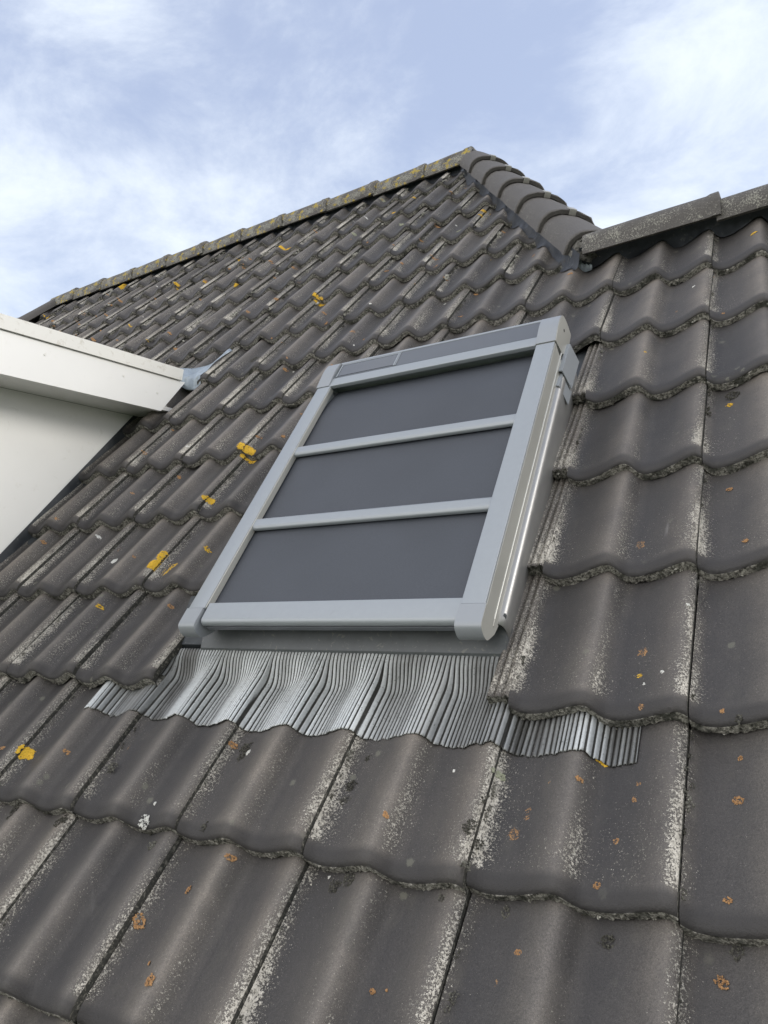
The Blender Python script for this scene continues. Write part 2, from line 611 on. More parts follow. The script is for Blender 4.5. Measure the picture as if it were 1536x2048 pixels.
def vedge(row, u):
    if row in EDGE:
        return np.interp(u, *EDGE[row])
    return row + 0.0 * u


def half_from(row):
    """odd courses near the hip are laid half a tile over"""
    return {7: -4, 9: -5, 11: -6, 13: -7}.get(row, None)


def tile_list(row):
    out = []
    hf = half_from(row)
    for c in range(-24, 6):
        if hf is None or c < hf:
            out.append((c, 0.0, 1.0))
    if hf is not None:
        out.append((hf, 0.0, .5))
        k = hf + .5
        while k < 5:
            out.append((k, 0.0, 1.0))
            k += 1
    return out


def surf(u, v):
    """height of the laid tile surface at roof coordinates in metres"""
    uc = u / CW
    row = math.floor(v / GA)
    for r in (row + 1, row, row - 1):
        if v / GA >= vedge(r, uc):
            row = r
            break
    hf = half_from(row)
    off = 0.0
    if hf is not None and uc > hf + .5:
        off = .5
    s = (uc - off) % 1.0
    t = v / GA - vedge(row, uc)
    x = min(t * GA / .032, 1)
    return float(prof(s)) + (.007 * max(0, 1 - t) if row == 1 and -7 <= uc < 1 else 0) - .034 * t - .013 * (1 - math.sqrt(max(0, 1 - (1 - x) ** 2)))


VR, VW = 4.15, 2.27                    # ridge of the main roof, ridge of the lower wing


def uhip(v):
    return -.406 - .514 * (v - 2.3)


def uhipl(v):
    return -5.27 - .514 * (VR - v)


def inside(u, v):
    """part of the roof plane that is tiled"""
    ok = (v < VR) & (u > uhipl(v))
    ok &= ((v < VW) | (u < uhip(v)))
    return ok


MOSS_SEEDS = []


def add_tile(mb, row, c0, s0, s1, fine):
    u0 = c0 * CW - s0 * CW
    ns = {0: 20, 1: 36, 2: 64}[fine]
    S_ = np.linspace(s0, s1, ns)
    S_[0] += .0020 + abs(rng.normal(0, .0012))
    S_[-1] -= .0016 + abs(rng.normal(0, .0008))
    nose = [.0, .0018, .0055, .012, .021, .032]
    tl = np.linspace(.13, 1.10, {0: 3, 1: 5, 2: 9}[fine])
    tv = [.030, .0, .0, .0, .0] + nose + list(tl * GA)
    front = [-.033, -.033, -.027, -.020, -.0150]
    uc = (u0 + S_ * CW) / CW
    j = rng.normal(0, 1, 4)
    dv = j[0] * .0024
    dh = j[1] * .0013
    rot = j[2] * .0045
    tlt = j[3] * .0012
    P = np.zeros((len(tv), ns, 3))
    UVs = np.zeros((len(tv), ns, 2))
    pr = prof(S_)
    rough = rng.normal(0, 1, (5, ns))
    low = np.convolve(rng.normal(0, 1, ns + 6), np.ones(7) / 7, 'valid')
    for i, q in enumerate(tv):
        t = q / GA
        if i < 5:
            h = pr + front[i]
            amp = .0011 if fine else .0006
            vv = q + rough[i] * amp - (.0016 * np.abs(low) * (1 if i in (1, 2, 3) else 0))
            h = h + rough[(i + 2) % 5] * amp * .8 + (low * .006 - .0005 if i in (0, 1) else 0)
        else:
            x = min(q / .032, 1)
            h = pr - .014 * (1 - math.sqrt(max(0, 1 - (1 - x) ** 2))) - .034 * t
            vv = np.full(ns, q)
        ve = vedge(row, uc) * GA
        P[i, :, 0] = uc * CW + rot * q
        P[i, :, 1] = ve + vv + dv + rot * (S_ - .5) * CW
        P[i, :, 2] = h + dh + tlt * (S_ - .5) * 2 + (.007 * max(0, 1 - t) if row == 1 and -7 < c0 < 1 else 0)
        UVs[i, :, 0] = S_
        UVs[i, :, 1] = t
    # side faces at both joints
    A = P[:, :1].copy()
    A[..., 2] -= .016
    B = P[:, -1:].copy()
    B[..., 2] -= .016
    P = np.concatenate([A, P, B], 1)
    UVs = np.concatenate([UVs[:, :1], UVs, UVs[:, -1:]], 1)
    cu = (P[:-1, :-1, 0] + P[1:, 1:, 0]) / 2
    cv = (P[:-1, :-1, 1] + P[1:, 1:, 1]) / 2
    keep = inside(cu, cv)
    if not keep.any():
        return
    mi = np.zeros(keep.shape, int)
    mi[:5] = 1
    mi[5:, 0] = 2
    mi[5:, -1] = 2
    mb.grid(P, mi, UVs, float(rng.random()), keep=keep)
    MOSS_SEEDS.append((row, c0, s0, s1))


DOR_U = -2.40          # dormer cheek
tiles = MB()
tiles.raw = True
WIN_ROWS = (1, 2, 3, 4)
for row in range(-6, 13):
    for (c, s0, s1) in tile_list(row):
        u0, u1 = c * CW, (c + s1 - s0) * CW
        if row in WIN_ROWS and c >= -4 and c + s1 - s0 <= -1 + 1e-6:
            continue
        if u1 < DOR_U + .01 and row <= 5 and row * GA > -1.2:
            continue
        fine = 2 if (row < 3 and c > -5) else (1 if (row < 8 and c > -9) else 0)
        if row < -2 or c > 2:
            fine = 0
        add_tile(tiles, row, c, s0, s1, fine)
# exposed interlocking ribs on the tiles right of the roof window
for row in WIN_ROWS:
    c = -1
    S_ = np.linspace(-.148, .008, 40)
    q = np.array([.02, .0, .0, .004, .05, .15, .25, .345])
    P = np.zeros((len(q), len(S_), 3))
    UVs = np.zeros((len(q), len(S_), 2))
    ph = (S_ + .148) / .156
    rib = np.abs(np.sin(ph * math.pi * 3)) ** .8 * .0085 * np.where(ph < .97, 1, .6)
    hh = prof(np.array([0.02]))[0] + .002 + rib - (1 - ph) * .004
    uc = c + S_
    ve = vedge(row, uc) * GA
    for i, x in enumerate(q):
        P[i, :, 0] = uc * CW
        P[i, :, 1] = ve + x + rng.normal(0, .0012, len(S_)) * (i in (0, 1, 2)) + .012
        P[i, :, 2] = hh + (.006 if row == 1 else 0) - .034 * x / GA + (-.026 if i < 2 else 0) + (rng.normal(0, .0012, len(S_)) if i < 4 else 0)
        UVs[i, :, 0] = .965
        UVs[i, :, 1] = x / GA + .08
    A = P[:, :1].copy()
    A[..., 2] -= .02
    P = np.concatenate([A, P], 1)
    UVs = np.concatenate([UVs[:, :1], UVs], 1)
    mi = np.zeros((len(q) - 1, P.shape[1] - 1), int)
    mi[:2] = 1
    tiles.grid(P, mi, UVs, .5)
roof = tiles.build('tiled_roof', [M_TILE, M_FRONT, M_JOINT], house, ROOF, smooth=True, sharp=50)

# dark underlay beneath the tiles
ul = MB()
ul.raw = True
vs = np.linspace(-6.2 * GA, VR - .05, 60)
P = np.zeros((60, 2, 3))
for i, v in enumerate(vs):
    P[i, 0] = (uhipl(v) + .03 if v < VR else -5.4, v, -.085)
    P[i, 1] = (uhip(v) - .03 if v > VW else 1.75, v, -.085)
P[:, 0, 0] = np.maximum(P[:, 0, 0], -7.4)
ul.grid(P)
ul.build('underlay', M_DARK, house, ROOF)


def xw(u, v, h):
    return ROOF @ Vector((u, v, h))


# ------------------------------------------------------------------ ridge caps
def cap_mesh(length, w0, w1, h0, h1, lip=.03, seg=18, thick=.014, flat=.55, rgh=.0012):
    """half-round cap along +X, collar at the far end; local z up"""
    mb = MB()
    xs = [0, .004, length * .3, length * .6, length - lip - .012, length - lip, length - .004, length]
    outer, inner = [], []
    for k, x in enumerate(xs):
        f = x / length
        w, h = w0 + (w1 - w0) * f, h0 + (h1 - h0) * f
        col = (.0035 if k >= 5 else 0)
        if k in (0, 7):
            col -= .003
        ring_o, ring_i = [], []
        for i in range(seg + 1):
            a = math.pi * i / seg
            cx, sz = math.cos(a), math.sin(a)
            ex = abs(cx) ** flat * (1 if cx > 0 else -1)
            ez = sz ** .72
            r = rng.normal(0, rgh)
            ring_o.append((x + rng.normal(0, .001), -(w + col) * ex + r, (h + col) * ez - .0 + r))
            ring_i.append((x, -(w - thick) * ex, (h - thick) * ez))
        outer.append(ring_o)
        inner.append(ring_i)
    mb.grid(np.array(outer))
    mb.grid(np.array(inner), flip=True)
    for k in (0, len(xs) - 1):
        mb.grid(np.array([outer[k], inner[k]]))
    for e in (0, -1):
        mb.grid(np.array([[r[e] for r in outer], [r[e] for r in inner]]))
    return mb


def frame_from(p, xdir, up):
    x = Vector(xdir).normalized()
    z = (Vector(up) - x * x.dot(Vector(up))).normalized()
    y = z.cross(x)
    m = Matrix((x, y, z)).transposed().to_4x4()
    m.translation = Vector(p)
    return m


UPZ = Vector((0, 0, 1))
# lower wing ridge: each cap climbs slightly, its collar end on the right
wr = xw(0, VW, 0)
ridge_spots = [-1.30 + .434 * k for k in range(-0, 6)]
u = -.422
k = 0
while u < 1.8:
    p = Vector((u, wr.y, wr.z - .036))
    q = Vector((u + .46, wr.y, wr.z - .024))
    if k % 2 == 1:
        p.z -= .004
    c = cap_mesh(.452, .096, .103, .092, .099, lip=.028)
    c.build('ridge_tile', M_RIDGE, house, frame_from(p, q - p, UPZ), smooth=True, sharp=45)
    u += .436
    k += 1
# main ridge
mr = xw(0, VR, 0)
js = [-5.36, -4.93, -4.47, -4.08, -3.71, -3.32, -2.98, -2.60, -2.26, -1.86, -1.50]
js = [-5.30, -5.00, -4.65, -4.28, -3.90, -3.52, -3.15, -2.78, -2.41, -2.03, -1.68, -1.37]
for a, b in zip(js[:-1], js[1:]):
    p = Vector((a, mr.y, mr.z - .064 + rng.normal(0, .0025)))
    q = Vector((b + .02, mr.y, mr.z - .058 + rng.normal(0, .0025)))
    c = cap_mesh((q - p).length, .100, .106, .106, .113, lip=.045, rgh=.0025)
    c.build('ridge_tile', M_RIDGE_Y, house, frame_from(p, q - p, UPZ), smooth=True, sharp=45)
# hips
NR = Vector((0, -ST, CT))


def hip(top, bot, sgn, n, matl, clips, first=.0):
    d = (bot - top).normalized()
    nh = d.cross(Vector((0, 1, 0)))
    if nh.x * sgn < 0:
        nh = -nh
    up = (NR + nh.normalized()).normalized()
    Ltot = (bot - top).length
    ln = Ltot / n
    for i in range(n):
        p = top + d * (ln * i - .03) + up * (-.040 + .0)
        q = top + d * (ln * (i + 1) + .030) + up * (-.040 + .009)
        c = cap_mesh((q - p).length, .104, .120, .088, .100, lip=.028, flat=.85)
        F = frame_from(p, q - p, up)
        o = c.build('hip_tile', matl, house, F, smooth=True, sharp=45)
        if clips and i < n - 1:
            m = MB()
            L_ = (q - p).length
            pts = rounded([(L_ - .034, .1050), (L_ + .004, .1050), (L_ + .004, .084), (L_ + .007, .084), (L_ + .007, .1085), (L_ - .036, .1085)], .002, 2)
            m.prism([(a, b) for a, b in pts], 1, -.014, .014)
            # prism axis 1 keeps (x, y, z) order: profile lies in x-z
            m.build('hip_clip', M_CLIP, o, F, smooth=True)
    return up, d


hb = xw(uhip(2.30), 2.30, 0)
ht = xw(uhip(VR), VR, 0)
hup, hd = hip(ht, hb, 1, 6, M_HIP, True)
lb = xw(uhipl(-1.0), -1.0, 0)
lt = xw(uhipl(VR), VR, 0)
hip(lt, lb, -1, 15, M_HIP, False)

# mortar lump closing the foot of the hip
mo = MB()
F = frame_from(hb, hd, hup)
nu, nv = 40, 22
P = np.zeros((nv, nu, 3))
for i in range(nv):
    for j in range(nu):
        a = math.pi * j / (nu - 1)
        f = i / (nv - 1)
        rr = (.097 * math.cos(f * 1.25) + .0) * (1 + rng.normal(0, .03))
        P[i, j] = (.005 + .085 * math.sin(f * 1.35) + rng.normal(0, .003), -rr * math.cos(a) * 1.12, -.03 + rr * math.sin(a) * .95)
mo.grid(P)
mo.build('mortar_plug', M_MORTAR, house, F, smooth=True, sharp=80)


# ------------------------------------------------------------------ draped ridge rolls
def drape(name, top_pts, bot_pts, n_across=7, pleat=None):
    """sheet from a straight line down to a line lying on the waves of the tiles (roof coordinates)"""
    mb = MB()
    mb.raw = True
    n = len(top_pts)
    P = np.zeros((n_across, n, 3))
    for i in range(n_across):
        f = i / (n_across - 1)
        for j in range(n):
            a, b = np.array(top_pts[j]), np.array(bot_pts[j])
            p = a * (1 - f) + b * f
            hb_ = surf(b[0], b[1]) + .004
            hs = surf(p[0], p[1]) + .004
            hh = a[2] * (1 - f) + hb_ * f
            p[2] = max(hh - .020 * math.sin(f * math.pi), hs)
            if pleat is not None:
                p[2] += .0030 * math.sin(j * pleat) * math.sin(f * math.pi) ** .5 * max(0, math.sin(j * .11)) ** .5
            P[i, j] = p
    mb.grid(P)
    return mb.build(name, M_LEADF, house, ROOF, smooth=True, sharp=60)


us = np.arange(-.44, 1.72, .007)
wob = np.convolve(rng.normal(0, 1, len(us) + 8), np.ones(9) / 9, 'valid') * .012
drape('ridge_roll', [(u, VW - .055, .052) for u in us],
      [(u, VW - .058 + wob[i], 0) for i, u in enumerate(us)], 6)
us = np.arange(-5.45, -1.32, .009)
wob = np.convolve(rng.normal(0, 1, len(us) + 8), np.ones(9) / 9, 'valid') * .012
drape('ridge_roll', [(u, VR - .05, .050) for u in us], [(u, VR - .115 + wob[i], 0) for i, u in enumerate(us)], 6)
# hip roll
tt_ = np.arange(0, 1.0001, .004)
tp, bt = [], []
wob = np.convolve(rng.normal(0, 1, len(tt_) + 10), np.ones(11) / 11, 'valid') * .014
for i, f in enumerate(tt_):
    v = VR - .02 + (2.215 - VR) * f
    u = uhip(v)
    tp.append((u - .075, v - .04, .055))
    x = .132 + wob[i] + .006 * math.sin(f * 55)
    bt.append((u - x * .889, v - x * .457, 0))
drape('hip_roll', tp, bt, 9, pleat=1.9)

# crumpled pale lead where hip and wing ridge meet
us = np.arange(-.480, -.405, .003)
drape('lead_patch', [(u, VW - .035, .040 + .006 * math.sin(u * 90)) for u in us], [(u, VW - .078 + .008 * math.sin(u * 90), 0) for u in us], 8, pleat=1.5)
lp_ = bpy.data.objects['lead_patch']
lp_.data.materials.clear()
lp_.data.materials.append(M_ZINC)

# ------------------------------------------------------------------ slopes behind, walls
bk = MB()
eave_v = -6.2 * GA
e = xw(0, eave_v, -.09)
rtop = xw(0, VR, -.09)
wtop = xw(0, VW, -.09)
depth = rtop.y * 2 - e.y
uhl = max(uhipl(eave_v), -7.9)


def quad(mb, a, b, c, d, nu=1, mi=0):
    mb.add([a, b, c, d], [(0, 1, 2, 3)], mi)


# back slope of main roof, hip ends, back slope of the wing
T0 = xw(uhip(VR), VR, -.03)
TL = xw(uhipl(VR), VR, -.03)
WB = xw(uhip(VW), VW, -.03)
LB = xw(uhipl(eave_v), eave_v, -.03)
bd = T0.y * 2 - e.y
quad(bk, T0, TL, (LB.x, bd, e.z), (T0.x + (T0.x - TL.x) * 0 + 1.4, bd, e.z))
bk.add([T0, WB, (WB.x + .1, T0.y * 2 - WB.y, WB.z), (1.2, bd, e.z)], [(0, 1, 2)])
bk.add([TL, LB, (LB.x, bd, e.z)], [(0, 1, 2)])
quad(bk, xw(WB.x - .6, VW, -.03), xw(1.75, VW, -.03), (1.75, wtop.y * 2 - e.y, e.z), (WB.x - .6, wtop.y * 2 - e.y, e.z))
bk.raw = True
bk.build('rear_roof_slope', simple('rear_tiles', (.06, .056, .055), .8, 0, .2, 10, .5), house, Matrix())
wl = MB()
ex = -.25
x0, x1 = LB.x + .2, 1.6
y0, y1 = e.y + .35, bd - .35
wl.box((x0, y0, 0), (x1, y1, e.z + .05))
wl.build('brick_wall', M_BRICK, house, Matrix())
gt = MB()
gt.prism(rounded([(e.y - .12, e.z - .05), (e.y + .02, e.z - .05), (e.y + .02, e.z + .04), (e.y - .12, e.z + .04)], .03, 4), 0, x0 - .3, x1 + .1)
gt.build('gutter', M_ZINC, house, Matrix(), smooth=True)

# ------------------------------------------------------------------ dormer (world axes, heights relative to roof origin)
dor = empty('dormer', T(-3.6, 0.5, Z0 + .6), parent=house)
FU = -2.20
ZT, ZB = 1.437, 1.224
YF = -.55                       # front of the dormer, out of view on the left


def yz_roof(z, h=0.0):
    """y on the roof plane raised by h at height z (relative)"""
    v = (z - h * CT) / ST
    return v * CT - h * ST


W0 = T(0, 0, Z0)
dl = -5.0
fb = MB()
zt2 = ZT - .055
fb.prism([(YF - .2, ZB), (yz_roof(ZB, .01) - .01, ZB), (yz_roof(zt2, .01) - .02, zt2), (YF - .2, zt2)], 0, FU - .018, FU)
fb.build('fascia_board', M_WHITE, dor, W0)
tr = MB()
tr.prism([(YF - .21, zt2 + .002), (yz_roof(zt2, .03) - .02, zt2 + .002), (yz_roof(ZT, .06) - .02, ZT), (YF - .21, ZT)], 0, FU - .10, FU + .010)
tr.build('roof_trim', M_TRIM, dor, W0)
sf = MB()
sf.prism([(YF - .18, ZB + .012), (yz_roof(ZB + .012, .0) + .05, ZB + .012), (yz_roof(ZB + .03, 0) + .05, ZB + .03), (YF - .18, ZB + .03)], 0, DOR_U + .0, FU - .0185)
sf.build('soffit', M_WHITE, dor, W0)
ck = MB()
zc = .0
ck.prism([(YF, .0 - .9), (yz_roof(-.9) + .01, -.9), (yz_roof(ZB) + .02, ZB + .011), (YF, ZB + .011)], 0, DOR_U - .06, DOR_U)
ck.build('cheek_wall', M_WHITE, dor, W0)
for yy, zz in ((.62, 1.335), (.98, 1.335), (1.16, 1.30), (.30, 1.335), (-.05, 1.335)):
    nh_ = MB()
    nh_.prism([(yy + .005 * math.cos(a), zz + .005 * math.sin(a)) for a in np.linspace(0, 2 * math.pi, 10, False)], 0, FU + .0003, FU + .0018)
    nh_.build('nail_head', M_TRIM, dor, W0)
# front of the dormer with its window, outside the picture
fr = MB()
fr.box((dl, YF - .06, -.75), (DOR_U - .061, YF, ZB + .01))
fr.build('front_wall', M_WHITE, dor, W0)
ff = MB()
ff.box((dl - .2, YF - .22, ZB), (FU - .02, YF - .201, ZT - .003))
ff.build('front_fascia', M_WHITE, dor, W0)
rf = MB()
rf.prism([(YF - .2, ZT - .05), (yz_roof(ZT - .05) + .0, ZT - .05), (yz_roof(ZT - .02), ZT - .02), (YF - .2, ZT - .02)], 0, dl - .2, FU - .101)
rf.build('flat_roof', M_ZINC_DK, dor, W0)
wn = MB()
wn.box((dl + .35, YF - .085, .1), (dl + 1.15, YF - .061, 1.0))
wn.box((dl + 1.3, YF - .085, .1), (dl + 2.1, YF - .061, 1.0))
wno = wn.build('window_pane', M_SOLAR, dor, W0)
# cheek soakers: thin zinc upstand along the wall
sk = MB()
sk.raw = True
vs = np.linspace(-.2, 1.78, 60)
P = np.zeros((60, 3, 3))
for i, v in enumerate(vs):
    P[i, 0] = (DOR_U + .003, v, .012)
    P[i, 1] = (DOR_U + .005, v, -.03)
    P[i, 2] = (DOR_U + .03, v, -.045)
sk.grid(P)
sk.build('cheek_flashing', M_ZINC_DK, dor, ROOF)
# zinc corner piece where the trim dies into the tiles
zc = MB()
zc.raw = True
nu, nv = 26, 14
P = np.zeros((nv, nu, 3))
a0 = np.array([-2.205, 1.865])
tipu, tipv = -2.105, 2.13
for i in range(nv):
    f = i / (nv - 1)          # along, away from the trim and up the roof
    for j in range(nu):
        q = j / (nu - 1) - .5
        cu = -2.210 + .055 * f
        cv = 1.905 + .31 * f
        wd = .14 * (1 - f) + .11 * f
        uu = cu + q * wd * .95
        vv = cv - q * wd * .35
        hs = surf(uu, vv) + .006 + .012 * f * (1 - abs(q) * 1.5)
        hh = hs + (1 - f) ** 2.2 * (.060 * (.5 - q)) + .008 * math.exp(-((f - .38) / .1) ** 2) * math.cos(q * 7)
        P[i, j] = (uu, vv, hh)
zc.grid(P)
zco = zc.build('corner_flashing', M_ZINC, dor, ROOF, smooth=True, sharp=80)
sm = zco.modifiers.new('thick', 'SOLIDIFY')
sm.thickness = .0015

# ------------------------------------------------------------------ roof window body under the awning
UL = -1.106
TB = math.atan(.065)
AW = ROOF @ T(UL, .4, .11) @ Matrix.Rotation(TB, 4, 'X')
rw = empty('roof_window', ROOF @ T(-.725, .44, 0), parent=house)
WW = .761


def aw_bottom(v, z=-.070):
    return .11 + .065 * (v - .4) + z


fm = MB()
uA, uB = UL + .020, UL + WW - .020
va, vb = .492, 1.43
V = []
for v in (va, vb):
    for u in (uA, uB):
        V += [(u, v, -.06), (u, v, aw_bottom(v) + .012)]
fm.add(V, [(0, 1, 3, 2), (4, 6, 7, 5), (0, 4, 5, 1), (2, 3, 7, 6), (1, 5, 7, 3), (0, 2, 6, 4)])
fm.build('frame', M_ZINC_DK, rw, ROOF)
# glossy rounded cladding down the right side and the left side
for nm, us_, sg in (('side_cladding', UL + WW - .012, 1), ('side_cladding', UL + .014, -1)):
    m = MB()
    m.raw = False
    vs = np.linspace(.468, 1.40, 30)
    pr = [(-.010, .0, 1), (.006, .0, 1), (.014, -.002, 1), (.019, -.007, 1), (.0215, -.014, 1), (.0225, -.022, 1), (.021, -.06, .4), (.017, -.075, .2), (.012, -.095, 0)]
    P = np.zeros((30, len(pr), 3))
    for i, v in enumerate(vs):
        hb_ = aw_bottom(v) + .004
        for j, (du, dh, _) in enumerate(pr):
            f = j / (len(pr) - 1)
            hh = hb_ + (dh if j < 6 else 0)
            if j >= 6:
                t_ = (j - 5) / 3
                hh = (hb_ - .022) * (1 - t_) + (-.05) * t_
            P[i, j] = (us_ + sg * du * 1.15, v, hh)
    m.grid(P)
    o = m.build(nm, M_CLAD, rw, ROOF, smooth=True, sharp=60)
    sm = o.modifiers.new('thick', 'SOLIDIFY')
    sm.thickness = .0015
# side gutters and top flashing sheet
gtm = MB()
gtm.box((UL + WW + .004, .40, -.058), (UL + WW + .085, 1.75, -.052))
gtm.box((UL - .11, .40, -.058), (UL - .002, 1.75, -.052))
gtm.box((UL - .11, 1.43, -.048), (UL + WW + .085, 1.78, -.044))
gtm.build('side_gutter', M_ZINC_DK, rw, ROOF)
# folded bracket at the top right corner
bk2 = MB()
ub = UL + WW
bk2.prism([(ub + .001, .106), (ub + .010, .104), (ub + .021, .048), (ub + .023, .048), (ub + .0125, .1075), (ub + .001, .109)], 1, 1.275, 1.41)
bk2.prism([(ub + .001, .096), (ub + .008, .094), (ub + .017, .035), (ub + .019, .035), (ub + .010, .097), (ub + .001, .099)], 1, 1.22, 1.28)
bk2.build('corner_bracket', M_ALU, rw, ROOF)
# grey curb above the pleated apron
cb = MB()
cb.prism([(.428, -.008), (.433, .000), (.482, .026), (.490, .045), (.496, .045), (.496, -.04), (.44, -.01)], 0, UL - .022, UL + WW + .012)
cb.build('front_curb', M_CURB, rw, ROOF)
cc = MB()
cc.prism([(.440, -.020), (.442, .001), (.475, .006), (.520, .040), (.560, .050), (.56, -.05)], 0, UL - .105, UL - .0225)
cc.prism([(.4405, .0), (.468, .014), (.500, .058), (.53, .058), (.53, -.03), (.4405, -.01)], 0, UL - .022, UL + .022)
cc.build('curb_corner', M_ZINC_DK, rw, ROOF)

# pleated lead apron
ap = MB()
ap.raw = True
U = np.arange(-1.389, -.077, .00062)
nv = 34
per = .0094
phj = np.cumsum(rng.normal(0, .09, 400))
phj = np.interp(U, np.arange(400) * .0047 - 1.45, phj)
jit = np.interp(U, np.arange(-1.5, 0, per), rng.normal(0, .0018, len(np.arange(-1.5, 0, per))))
pj_ = np.interp(U, np.arange(-1.5, 0, .03), rng.normal(0, .9, len(np.arange(-1.5, 0, .03))))
pamp = np.interp(U, np.arange(-1.5, 0, .04), rng.uniform(.7, 1.25, len(np.arange(-1.5, 0, .04))))
P = np.zeros((nv, len(U), 3))
UVs = np.zeros((nv, len(U), 2))
sU = np.array([(u / CW) % 1.0 for u in U])


def surf0(u, v):
    uc = u / CW
    t = v / GA - vedge(0, uc)
    return prof(uc % 1.0) - .034 * t


sl = np.gradient(prof(sU), U)
for i in range(nv):
    f = i / (nv - 1)
    vb_ = .240 + jit + .004 * np.sin(U * 9)
    vt = np.where((U > -1.215) & (U < UL + WW + .02), .4345, .400)
    v = vb_ + (vt - vb_) * f
    w_ = np.clip((f - .58) / .40, 0, 1)
    w_ = w_ * w_ * (3 - 2 * w_)
    w_ = np.where(vt > .42, w_, 0)
    hs = surf0(U, v) + .0022
    hf_ = -.006 + 0 * U
    h = hs * (1 - w_) + hf_ * w_
    sh = .0035 * np.sin(2 * math.pi * (U / .15) + .8) * (1 - f)
    phase = (U + sh) / per * math.pi + phj + pj_ * (1 - f) * .9
    pl = (.5 - .5 * np.cos(2 * phase)) ** .55
    am = .0048 * pamp * (1 if f < .93 else .5)
    if .90 < f < .93:
        am = am * .1
    P[i, :, 0] = U + sh * .6
    P[i, :, 1] = v
    P[i, :, 2] = h + am * (pl - .35)
    UVs[i, :, 0] = pl
    UVs[i, :, 1] = f
ap.grid(P, 0, UVs)
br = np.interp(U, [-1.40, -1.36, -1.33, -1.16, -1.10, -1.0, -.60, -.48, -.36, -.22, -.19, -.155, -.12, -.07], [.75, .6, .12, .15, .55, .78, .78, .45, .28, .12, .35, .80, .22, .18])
br = br + np.interp(U, np.arange(-1.5, 0, per), rng.normal(0, .13, len(np.arange(-1.5, 0, per)))) + .24 * np.cos(2 * math.pi * (U / .15 - .80)) * np.interp(U, [-1.2, -1.1, -.5, -.4], [.2, 1, 1, .2])  # cosine paints the light and shade of the tile waves into the lead
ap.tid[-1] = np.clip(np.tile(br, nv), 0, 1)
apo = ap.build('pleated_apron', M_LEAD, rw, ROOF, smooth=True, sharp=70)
sm = apo.modifiers.new('thick', 'SOLIDIFY')
sm.thickness = .0012
sm.offset = -1

# ------------------------------------------------------------------ awning
aw = empty('solar_awning', AW, 'grey aluminium sun awning with dark screen and two cross bars fitted over the roof window', 'awning')
RW = .050


def P_(mb, name, m, par=None, **k):
    return mb.build(name, m, par or aw, AW, smooth=True, **k)


for side in (0, 1):
    xa, xb = (0, RW) if side == 0 else (WW - RW, WW)
    mb = MB()
    if side == 0:
        pts = [(xa, -.070), (xb - .006, -.070), (xb - .006, -.024), (xb, -.022), (xb, 0), (xa, 0)]
        rr = [.002, .002, .0, .001, .0012, .004]
    else:
        pts = [(xa + .006, -.070), (xb, -.070), (xb, 0), (xa, 0), (xa, -.022), (xa + .006, -.024)]
        rr = [.002, .001, .0012, .0015, .001, 0]
    mb.prism(rounded(pts, rr, 3), 1, .062, .924)
    rail = P_(mb, 'side_rail', M_ALU)
    if side == 1:
        sp_ = MB()
        sp_.prism([(.058, -.0045), (.922, -.0045), (.922, -.068), (.058, -.068)], 0, xb + .0004, xb + .0022)
        P_(sp_, 'side_plate', M_ALU_SUNLIT, rail)
        sg = MB()
        sg.prism(rounded([(xb + .0022, -.046), (xb + .0040, -.048), (xb + .0040, -.052), (xb + .0022, -.054)], .0006, 2), 1, .045, .94)
        P_(sg, 'plate_ridge', M_ALU_SUNLIT, rail)
    else:
        lp = MB()
        lp.prism([(xb - .0005, -.003), (xb + .0018, -.004), (xb + .0018, -.020), (xb - .0005, -.022)], 1, .066, .922)
        P_(lp, 'guide_lip', M_ALU_SUNLIT, rail)
    # moulded end cap at the foot
    ec = MB()
    prf = rounded([(.0605, .0012), (.010, .0012), (.001, -.020), (.004, -.040), (.034, -.062), (.0605, -.070)], [.0, .020, .012, .008, .002, 0], 6)
    x_a, x_b = (xa - .0015, xb - .001) if side == 0 else (xa - .001, xb + .0030)
    ec.prism(prf, 0, x_a, x_b)
    eco = P_(ec, 'rail_end_cap', M_ALU_CAP, rail, sharp=40)
    if side == 1:
        cpl = MB()
        cpl.prism([(a, b * .985 - .0006) for a, b in prf], 0, x_b, x_b + .0006)
        P_(cpl, 'cap_plate', M_ALU_SUNLIT, rail)

# bottom bar and the slim bar below it
bb = MB()
bb.prism(rounded([(.080, -.004), (.032, -.005), (.024, -.012), (.024, -.0215), (.080, -.0215)], [.003, .010, .006, .003, .001], 5), 0, RW + .006, WW - RW - .001)
bbo = P_(bb, 'bottom_bar', M_ALU)
b2 = MB()
b2.prism(rounded([(.060, -.0245), (.024, -.0245), (.0235, -.036), (.060, -.038)], .0015, 3), 0, RW + .012, WW - RW - .001)
P_(b2, 'lower_bar', M_DARKALU, bbo)
for y in (.324, .611):
    cbm = MB()
    cbm.prism(rounded([(y, -.019), (y, -.010), (y + .007, -.0045), (y + .030, -.0045), (y + .0375, -.010), (y + .0375, -.019)], .003, 4), 0, RW + .001, WW - RW - .001)
    P_(cbm, 'cross_bar', M_ALU)
sc = MB()
xs = np.linspace(RW - .004, WW - RW + .004, 30)
ys = np.linspace(.078, .95, 40)
P = np.zeros((40, 30, 3))
for i, y in enumerate(ys):
    for j, x in enumerate(xs):
        P[i, j] = (x, y, -.0225 - .0025 * math.sin((y - .078) / .872 * math.pi) - .022 * max(0, (y - .78) / .17) ** 2 + .0004 * math.sin(x * 31 + y * 7))
sc.grid(P)
sco = P_(sc, 'screen_fabric', M_SCREEN, sharp=80)

